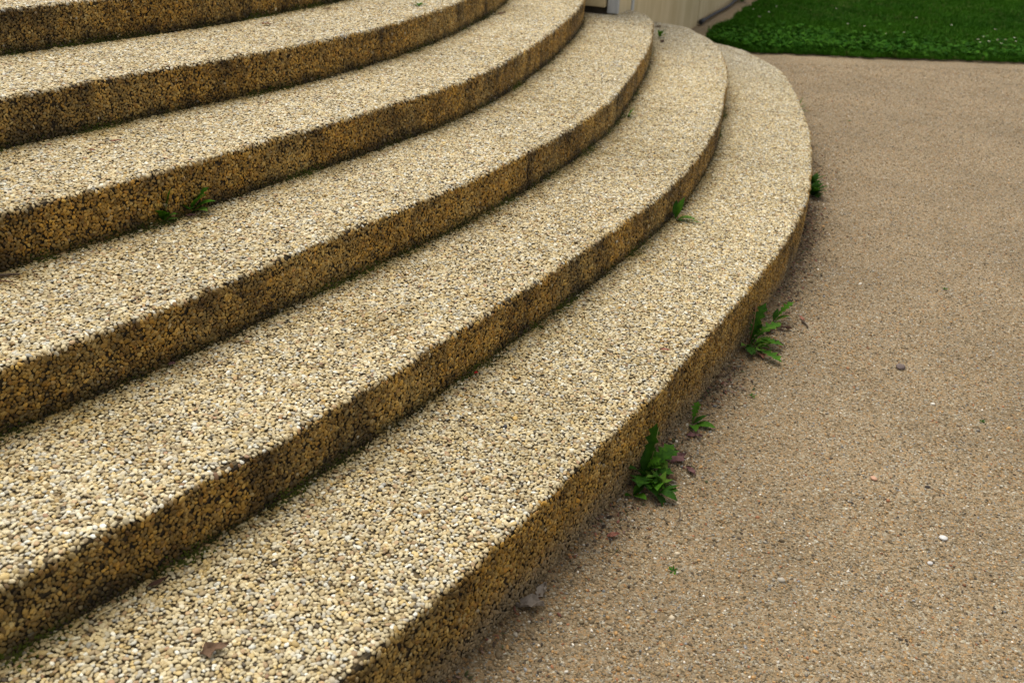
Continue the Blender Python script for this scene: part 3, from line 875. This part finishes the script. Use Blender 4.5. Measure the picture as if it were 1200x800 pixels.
# ------------------------------------------------------------------ weeds
def leaf_mesh(L, W, kind, a0, droop, roll=0.0, seg=10, petiole=0.15):
    if kind == 'dandelion': seg = 14
    """a leaf that leaves its base at elevation a0 and arches by droop; points in (forward x, side y, up z)"""
    V = []; F = []; x = z = 0.0; ang = a0
    ds = L / seg
    for i in range(seg + 1):
        t = i / seg
        if kind == 'dandelion':
            env = (0.10 + 0.9 * sstep(petiole, 0.75, t)) * (1 - sstep(0.80, 1.0, t) * 0.97)
            tooth = 1.0 if i % 2 == 0 else 0.38
            w = W * 0.5 * float(env) * (tooth if t < 0.8 else 1.0)
        elif kind == 'oval':
            w = W * 0.5 * max(0.06 if t <= petiole else 0.0, math.sin(math.pi * min(1, max(0, (t - petiole) / (1 - petiole))) ** 0.85)) 
            w *= 1.0 if i % 2 == 0 else 0.9
        else:  # blade
            w = W * 0.5 * (1 - t) ** 0.6 * min(1, 0.5 + 3 * t)
        w = max(w, 0.0006)
        fold = 0.28 * w
        cr, sr = math.cos(roll * t), math.sin(roll * t)
        off = 0.0 if i % 2 == 0 else (0.03 * L if kind == 'dandelion' else 0)
        for sgn in (-1, -0.5, 0, 0.5, 1):
            yy = sgn * w; zz = abs(sgn) * fold
            V.append((x - math.sin(ang) * (zz * cr + yy * sr) - (off * abs(sgn) * math.cos(ang)), yy * cr - zz * sr, z + math.cos(ang) * (zz * cr + yy * sr)))
        x += math.cos(ang) * ds; z += math.sin(ang) * ds; ang -= droop / seg
    for i in range(seg):
        for j in range(4):
            a = i * 5 + j
            F.append((a, a + 1, a + 6, a + 5))
    return V, F

def add_leaf(parent, az, L, W, kind='dandelion', a0=0.9, droop=1.2, mat=None, roll=0.0, base=(0, 0, 0), name="leaf"):
    V, F = leaf_mesh(L, W, kind, a0, droop, roll)
    c, s = math.cos(az), math.sin(az)
    V = [(base[0] + x * c - y * s, base[1] + x * s + y * c, base[2] + z) for x, y, z in V]
    return mesh_obj(name, V, F, mat or M_LEAF, parent, True)

def at_sd(s, d, lev, k_dev=None):
    X, Y, nx, ny = plan(np.array(s), np.array(d))
    z = float(ground_z(X, Y)) if lev == 0 else lev * RISE
    return (float(X), float(Y), z), math.atan2(float(ny), float(nx))

def weed(name, label, s, d, lev, leaves, stems=(), group=None):
    loc, out = at_sd(s, d, lev)
    t = empty(name, loc)
    tag(t, label, "weed", group)
    for lf in leaves:
        az, L, W = lf[0], lf[1], lf[2]
        kw = lf[3] if len(lf) > 3 else {}
        add_leaf(t, out + math.radians(az), L, W, **kw)
    for st in stems:
        pts, r, m = st
        c, s_ = math.cos(out), math.sin(out)
        V, F = tube([(p[0] * c - p[1] * s_, p[0] * s_ + p[1] * c, p[2]) for p in pts], [r * (1 - .5 * i / len(pts)) for i in range(len(pts))], 5)
        mesh_obj("stem", V, F, m, t, True)
    return t

D, O, B_ = 'dandelion', 'oval', 'blade'
def kw(kind, a0, droop, mat=M_LEAF, roll=0.0, base=(0, 0, 0)):
    return dict(kind=kind, a0=a0, droop=droop, mat=mat, roll=roll, base=base)

# the big clump against the foot of the lowest step
_r = random.Random(5)
def scruff(n, Lr, Wr, spread, mats=(M_LEAF, M_LEAF_D, M_LEAF_D, M_LEAF_Y), jag=3):
    out = []
    for i in range(n):
        out.append((_r.uniform(-105, 105), _r.uniform(*Lr), _r.uniform(*Wr), kw(D if i % jag == 0 else O, _r.uniform(0.15, 1.45), _r.uniform(0.3, 1.3), mats[i % len(mats)],
                   _r.uniform(-1.1, 1.1), (_r.uniform(0, spread * 0.5), _r.uniform(-spread, spread), _r.uniform(0, 0.03)))))
    return out
weed("dandelion_clump", "largest leafy green weed clump at the foot of the lowest step", -0.90, 0.022, 0, [
    (88, 0.165, 0.042, kw(D, 1.40, 0.25, M_LEAF_D)), (-50, 0.125, 0.075, kw(O, 0.75, 1.2, M_LEAF_D)), (-75, 0.12, 0.065, kw(D, 0.9, 1.1, M_LEAF_D)),
    (55, 0.13, 0.055, kw(D, 1.0, 0.9, M_LEAF_D)), (78, 0.15, 0.05, kw(D, 0.75, 0.8, M_LEAF)), (20, 0.09, 0.045, kw(D, 0.9, 1.1, M_LEAF_D)),
    (100, 0.11, 0.045, kw(O, 1.1, 0.8, M_LEAF_D)), (-105, 0.10, 0.05, kw(O, 1.1, 0.8, M_LEAF_D)), (-20, 0.08, 0.045, kw(O, 0.5, 0.8, M_LEAF))] + scruff(46, (.03, .075), (.014, .034), 0.085),
    [([(0, 0, 0), (0.01, 0.02, 0.07), (0.012, 0.035, 0.15)], 0.002, M_STEM), ([(0, 0.02, 0), (0.02, 0.05, 0.04), (0.035, 0.08, 0.06)], 0.0016, M_REDSTEM)])
weed("seedling", "small two-leaved seedling left of the largest weed clump", -0.99, 0.03, 0, [
    (-20, 0.055, 0.030, kw(O, 0.7, 0.8)), (70, 0.05, 0.026, kw(O, 0.8, 0.8)), (-110, 0.035, 0.02, kw(O, 0.7, 0.6, M_LEAF_D)), (20, 0.03, 0.018, kw(O, 1.0, 0.7, M_LEAF_D))])
weed("sprig", "bright green sprig with three oval leaves right of the largest weed clump", -0.56, 0.03, 0, [
    (95, 0.08, 0.032, kw(D, 1.2, 0.7, M_LEAF)), (10, 0.075, 0.036, kw(O, 0.5, 0.8, M_LEAF)), (-60, 0.07, 0.032, kw(O, 0.7, 0.9, M_LEAF)), (45, 0.06, 0.02, kw(O, 0.9, 0.7, M_LEAF_D))],
    [([(0, 0, 0), (0.008, 0.012, 0.03), (0.01, 0.03, 0.06)], 0.0016, M_STEM)])
weed("dandelion_plant", "dandelion with long jagged leaves against the middle of the lowest step", 0.05, 0.022, 0, [
    (75, 0.17, 0.05, kw(D, 1.3, 0.5, M_LEAF_D)), (55, 0.16, 0.06, kw(D, 0.95, 1.1, M_LEAF)), (25, 0.13, 0.05, kw(D, 0.6, 1.0, M_LEAF)),
    (-30, 0.16, 0.05, kw(D, 0.35, 0.55, M_LEAF)), (-70, 0.11, 0.045, kw(D, 0.6, 0.8, M_LEAF_D)), (92, 0.13, 0.045, kw(D, 0.9, 0.9, M_LEAF_D)),
    (5, 0.11, 0.04, kw(D, 1.0, 1.4, M_LEAF)), (60, 0.10, 0.04, kw(D, 1.35, 0.8, M_LEAF_D)), (-100, 0.07, 0.03, kw(O, 0.8, 0.8, M_LEAF_Y))] + scruff(22, (.035, .085), (.014, .03), 0.06, (M_LEAF, M_LEAF_D, M_LEAF_Y), 2),
    [([(0, 0, 0), (0.004, 0.01, 0.08), (0.0, 0.02, 0.16)], 0.0024, M_REDSTEM)])
weed("leafy_sprig", "upright sprig with one broad leaf just beyond the jagged dandelion", 0.30, 0.05, 0, [
    (40, 0.11, 0.045, kw(D, 1.1, 0.6, M_LEAF)), (15, 0.07, 0.03, kw(O, 0.9, 0.8, M_LEAF_Y)), (80, 0.06, 0.02, kw(O, 1.2, 0.5, M_LEAF_D)), (-40, 0.05, 0.02, kw(O, 0.5, 0.5, M_LEAF_Y))])
weed("bushy_weed", "dark bushy weed against the bulge of the lowest step", 1.92, 0.03, 0, [
    (a, RNG.uniform(.05, .11), RNG.uniform(.022, .04), kw(D if i % 2 else O, RNG.uniform(.6, 1.3), RNG.uniform(.5, 1.1), M_LEAF_D if i % 3 else M_LEAF)) for i, a in enumerate(range(-110, 130, 9))])
weed("bushy_weed", "second dark weed touching the bushy one on the far bulge of the lowest step", 2.12, 0.03, 0, [
    (a, RNG.uniform(.04, .10), RNG.uniform(.02, .035), kw(O, RNG.uniform(.7, 1.35), RNG.uniform(.4, 1.0), M_LEAF_D)) for a in range(-100, 120, 24)])
weed("grass_tuft", "farthest low green tuft at the foot of the lowest step", 3.75, 0.10, 0, [
    (a, RNG.uniform(.09, .16), RNG.uniform(.008, .02), kw(B_, RNG.uniform(.3, 1.0), RNG.uniform(.2, .9), M_LEAF if a % 2 else M_LEAF_D)) for a in range(-170, 180, 21)])
weed("riser_weed", "small weed with a tall single leaf at left on a tread", -1.28, -1.383, 3, [
    (60, 0.105, 0.030, kw(O, 1.35, 0.15, M_LEAF)), (-30, 0.06, 0.034, kw(O, 1.1, 0.7, M_LEAF)), (-60, 0.075, 0.036, kw(O, 1.2, 0.9, M_LEAF)), (10, 0.06, 0.032, kw(O, 1.0, 0.9, M_LEAF)), (-80, 0.045, 0.02, kw(O, .9, .6, M_LEAF_D)), (50, .04, .018, kw(O, .5, .6, M_LEAF_Y))])
weed("riser_weed", "leafy green rosette right beside the single-leaf weed on the tread", -1.17, -1.388, 3, [
    (70, 0.095, 0.05, kw(D, 1.1, 0.6, M_LEAF)), (15, 0.09, 0.04, kw(O, 1.1, 0.6, M_LEAF)), (30, 0.09, 0.042, kw(O, 0.8, 0.7, M_LEAF)), (0, 0.08, 0.036, kw(O, 0.6, 0.7, M_LEAF_Y)), (-40, 0.07, 0.03, kw(D, 0.9, 0.9, M_LEAF_D)),
    (100, 0.06, 0.028, kw(O, 1.3, 0.5, M_LEAF_D)), (-80, 0.06, 0.026, kw(O, 1.0, 0.6, M_LEAF)), (50, 0.06, 0.02, kw(O, 0.4, 0.5, M_LEAF))])
weed("step_weed", "weed with upright leaf and yellow stalk on the lowest tread near the bend", 0.60, -0.438, 1, [
    (70, 0.10, 0.032, kw(O, 1.25, 0.4, M_LEAF)), (110, 0.085, 0.03, kw(O, 1.2, 0.4, M_LEAF_D)), (0, 0.09, 0.028, kw(D, 0.6, 0.9, M_LEAF)), (25, 0.08, 0.025, kw(O, 0.5, 0.7, M_LEAF_Y)),
    (-40, 0.05, 0.02, kw(O, 0.6, 0.7, M_LEAF_D)), (-5, 0.12, 0.012, kw(B_, 0.25, 0.35, M_LEAF_Y)), (8, 0.10, 0.010, kw(B_, 0.2, 0.3, M_LEAF_Y))])
weed("grass_tuft", "tiny green tuft under a crack of the third riser", 1.66, -0.905, 2, [
    (a, RNG.uniform(.04, .07), .008, kw(B_, RNG.uniform(.5, 1.2), .6, M_LEAF_Y if a % 3 else M_LEAF_D)) for a in range(-90, 100, 19)])
weed("grass_tuft", "little green weed between the far ends of two steps", 4.44, -0.79, 2, [
    (a, RNG.uniform(.06, .10), .018, kw(O, RNG.uniform(.6, 1.3), .6, M_LEAF)) for a in range(-90, 100, 26)])
weed("grass_tuft", "tiny weed near the top of the stair on the upper tread", 1.49, -1.96, 5, [
    (a, RNG.uniform(.03, .05), .014, kw(O, RNG.uniform(.3, .9), .6, M_LEAF)) for a in range(-170, 180, 50)])
for s, d, lab in ((-0.05, 0.793, "lone tiny weed out on the right of the gravel path"), (-0.28, 0.132, "tiny pale green tuft on the gravel below the jagged dandelion"),
                  (-1.21, 0.245, "tiny weed on the gravel nearest the camera"), (3.6, 0.42, "tiny far weed speck on the path beyond the bulge"), (0.95, 0.62, "tiny dark green speck of weed midway along the path")):
    weed("gravel_seedling", lab, s, d, 0, [
        (a + RNG.uniform(-15, 15), RNG.uniform(.008, .020), RNG.uniform(.004, .007), kw(O, RNG.uniform(.2, 0.9), .5, M_LEAF_D if a % 3 else M_LEAF)) for a in range(0, 360, 52)])
def wall_weed():
    p = WC + WB * 5.1 + WN * 0.10
    t = empty("wall_weed", (p[0], p[1], float(ground_z(p[0], p[1]))))
    tag(t, "small green weed growing over the hose by the wall", "weed")
    for i in range(12):
        add_leaf(t, i * 0.55, random.uniform(.07, .14), .03, 'oval', random.uniform(.6, 1.2), .6, M_LEAF)
wall_weed()

# ------------------------------------------------------------------ fallen leaves, twigs, single stones
def dead_leaf(label, s, d, lev, L, W, mat, az, curl=0.5, group=None):
    loc, out = at_sd(s, d, lev)
    V = []; F = []; seg = 7; r = random.Random(int(abs(s * 1000) + L * 9999))
    for i in range(seg + 1):
        t = i / seg
        w = W * 0.5 * max(0.05, math.sin(math.pi * t ** 0.8)) * r.uniform(0.55, 1.25)
        for j in range(5):
            q = (j - 2) / 2
            zz = curl * W * 0.30 * (abs(q) ** 1.5) * r.uniform(0.3, 1.5) + 0.07 * L * math.sin(t * 4.1 + s) * curl
            V.append(((t - .5) * L + r.uniform(-.04, .04) * L * abs(q), q * w, 0.006 + max(zz, 0) + r.uniform(0, .003)))
    for i in range(seg):
        for j in range(4):
            a = i * 5 + j; F.append((a, a + 1, a + 6, a + 5))
    o = mesh_obj("fallen_leaf", V, F, mat, None, False)
    so = o.modifiers.new("thick", 'SOLIDIFY'); so.thickness = 0.0008
    o.location = loc; o.rotation_euler = (r.uniform(-.1, .1), r.uniform(-.1, .1), out + math.radians(az))
    tag(o, label, "leaf", group)
dead_leaf("curled brown dead leaf on the lowest tread near the bottom of the picture", -2.19, -0.213, 1, 0.052, 0.034, M_DEAD, 60, .8)
dead_leaf("dark brown leaf tucked at the foot of the second riser", -2.14, -0.440, 1, 0.045, 0.018, M_DEAD_D, 80, .5)
dead_leaf("reddish leaf near the outer edge of the lowest tread", -0.58, -0.075, 1, 0.032, 0.016, M_DEAD_R, 20, .4)
dead_leaf("crumpled grey dead leaf at the foot of the lowest step", -1.52, 0.032, 0, 0.065, 0.05, M_DEAD_G, 30, .9)
dead_leaf("second grey leaf scrap overlapping the crumpled grey one", -1.46, 0.025, 0, 0.05, 0.03, M_DEAD_G, 100, .8)
dead_leaf("pinkish red leaf on the gravel below the weeds", -1.18, 0.066, 0, 0.036, 0.026, M_DEAD_R, 50, .5)
dead_leaf("purple brown leaf beside the largest weed clump", -0.80, 0.120, 0, 0.055, 0.026, M_DEAD_P, -40, .7)
dead_leaf("dull brown leaf under the largest weed clump", -0.76, 0.068, 0, 0.06, 0.035, M_DEAD_P, 70, .6)
dead_leaf("tan leaf among the leaves of the largest weed clump", -0.87, 0.085, 0, 0.04, 0.028, M_DEAD, 10, .8)
dead_leaf("pale purple leaf scrap below the three-leaved sprig", -0.62, 0.06, 0, 0.05, 0.024, M_DEAD_P, 20, .6)
dead_leaf("orange tan leaf at the foot of the jagged dandelion", 0.0, 0.085, 0, 0.042, 0.024, M_DEAD_R, -60, .5)
dead_leaf("dark red leaf to the right of the jagged dandelion", 0.26, 0.10, 0, 0.06, 0.03, M_DEAD_D, 30, .6)
dead_leaf("thin red leaf on the gravel beyond the jagged dandelion", 0.38, 0.14, 0, 0.04, 0.016, M_DEAD_R, -50, .4)
dead_leaf("brown scrap behind the jagged dandelion", 0.22, 0.06, 0, 0.05, 0.028, M_DEAD_D, 90, .6)
dead_leaf("pink leaf scrap at the foot of the third riser", -1.61, -0.925, 2, 0.03, 0.02, M_DEAD_P, 60, .5)
dead_leaf("smaller pink leaf scrap at the foot of the third riser", -1.70, -0.905, 2, 0.022, 0.014, M_DEAD_P, 20, .5)
dead_leaf("pale pink leaf beside the rosette on the tread", -1.20, -1.355, 3, 0.03, 0.014, M_DEAD_P, 60, .4)
dead_leaf("rust coloured leaf on the fourth tread at left", -1.16, -1.70, 4, 0.036, 0.016, M_DEAD_R, 60, .4)
dead_leaf("smaller rust leaf nearer the edge of the fourth tread", -1.28, -1.67, 4, 0.026, 0.014, M_DEAD_R, 20, .4)
dead_leaf("pale brown leaf high on the fifth tread", 0.29, -2.20, 5, 0.06, 0.026, M_DEAD_R, 90, .4)
dead_leaf("dark leaf beyond the pale one on the fifth tread", 0.99, -2.25, 5, 0.04, 0.02, M_DEAD_D, 60, .5)
dead_leaf("brown leaf on the fourth tread close to the wall", 2.74, -1.80, 4, 0.05, 0.03, M_DEAD, 40, .6)
dead_leaf("brown leaf between the far ends of two steps", 4.93, -0.72, 2, 0.06, 0.035, M_DEAD_D, 30, .6)
dead_leaf("second brown leaf between the far ends of two steps, nearer the camera", 4.21, -0.79, 2, 0.06, 0.03, M_DEAD_D, 70, .6)
dead_leaf("tiny bright red petal at the foot of the second riser", -1.03, -0.452, 1, 0.012, 0.012, mat_leaf("petal_red", (0.35, 0.01, 0.01), (0.5, 0.02, 0.02)), 0, .3)

def twig(label, s, d, lev, L, r, mat, az, bend=0.15, name="twig"):
    loc, out = at_sd(s, d, lev)
    q = random.Random(int(abs(s) * 777 + L * 1000))
    pts = [((t - .5) * L, math.sin(t * 3.1) * bend * L + q.uniform(-.02, .02) * L, 0.008 + 0.03 * L * q.random()) for t in [i / 7 for i in range(8)]]
    V, F = tube(pts, [r * (1 - .45 * i / 7) for i in range(8)], 6)
    o = mesh_obj(name, V, F, mat, None, True)
    o.location = loc; o.rotation_euler = (0, 0, out + math.radians(az))
    tag(o, label, "twig")
twig("thick grey twig at the left edge of the third tread", -1.84, -1.345, 3, 0.07, 0.005, M_TWIG, 55, .05)
twig("thin reddish twig in front of the thick grey one", -1.87, -1.315, 3, 0.06, 0.0028, M_REDSTEM, 40, .1)
twig("pale straw lying along the foot of the second riser", -2.25, -0.445, 1, 0.055, 0.0014, M_STRAW, 88, .02)
twig("curved dark twig at the foot of the jagged dandelion", 0.12, 0.10, 0, 0.08, 0.0035, M_TWIG, -20, .25)
twig("short dark twig farther out from the jagged dandelion", 0.33, 0.16, 0, 0.05, 0.004, M_TWIG, -55, .1)
twig("long thin brown stalk on the gravel below the weeds", -1.02, 0.17, 0, 0.10, 0.0014, M_TWIG, -75, .06)
twig("white straw on the arris of the lowest step", -1.95, -0.02, 1, 0.05, 0.0014, M_STRAW, 45, .02)

def stone(label, s, d, lev, size, col, flat=0.5, seed=1):
    loc, out = at_sd(s, d, lev)
    bm = bmesh.new(); bmesh.ops.create_icosphere(bm, subdivisions=2, radius=0.5)
    r = random.Random(seed)
    ax = [Vector((r.gauss(0, 1), r.gauss(0, 1), r.gauss(0, 1))).normalized() for _ in range(8)]
    for v in bm.verts:
        for a in ax:
            dd = v.co.dot(a)
            if dd > 0.4: v.co -= a * (dd - 0.4) * .8
        v.co = Vector((v.co.x * size * 1.25, v.co.y * size, v.co.z * size * flat))
    me = bpy.data.meshes.new("stone"); bm.to_mesh(me); bm.free()
    me.polygons.foreach_set("use_smooth", [True] * len(me.polygons))
    me.materials.append(mat_noise("stone_%d" % seed, tuple(c * .8 for c in col), tuple(min(.8, c * 1.15) for c in col), 90, .75))
    o = bpy.data.objects.new("stone", me); COL.objects.link(o)
    o.location = (loc[0], loc[1], loc[2] + size * flat * .3); o.rotation_euler = (0, 0, seed * 1.3)
    tag(o, label, "stone")
stone("flat dark brown stone out on the middle of the path", 0.18, 0.517, 0, 0.034, (0.12, 0.09, 0.08), .4, 1)
stone("white pebble on the gravel at lower right", -0.71, 0.775, 0, 0.020, (0.62, 0.60, 0.56), .5, 2)
stone("pale grey pebble just below the white pebble at lower right", -0.83, 0.764, 0, 0.014, (0.5, 0.48, 0.45), .5, 3)
stone("pinkish pebble on the gravel above the white one", -0.54, 0.563, 0, 0.019, (0.50, 0.29, 0.19), .5, 4)
stone("small black pebble right of the pinkish one", -0.50, 0.70, 0, 0.013, (0.05, 0.04, 0.035), .6, 5)
stone("dark pebble resting on the lowest tread near its edge", -1.22, -0.24, 1, 0.012, (0.045, 0.045, 0.05), .7, 6)
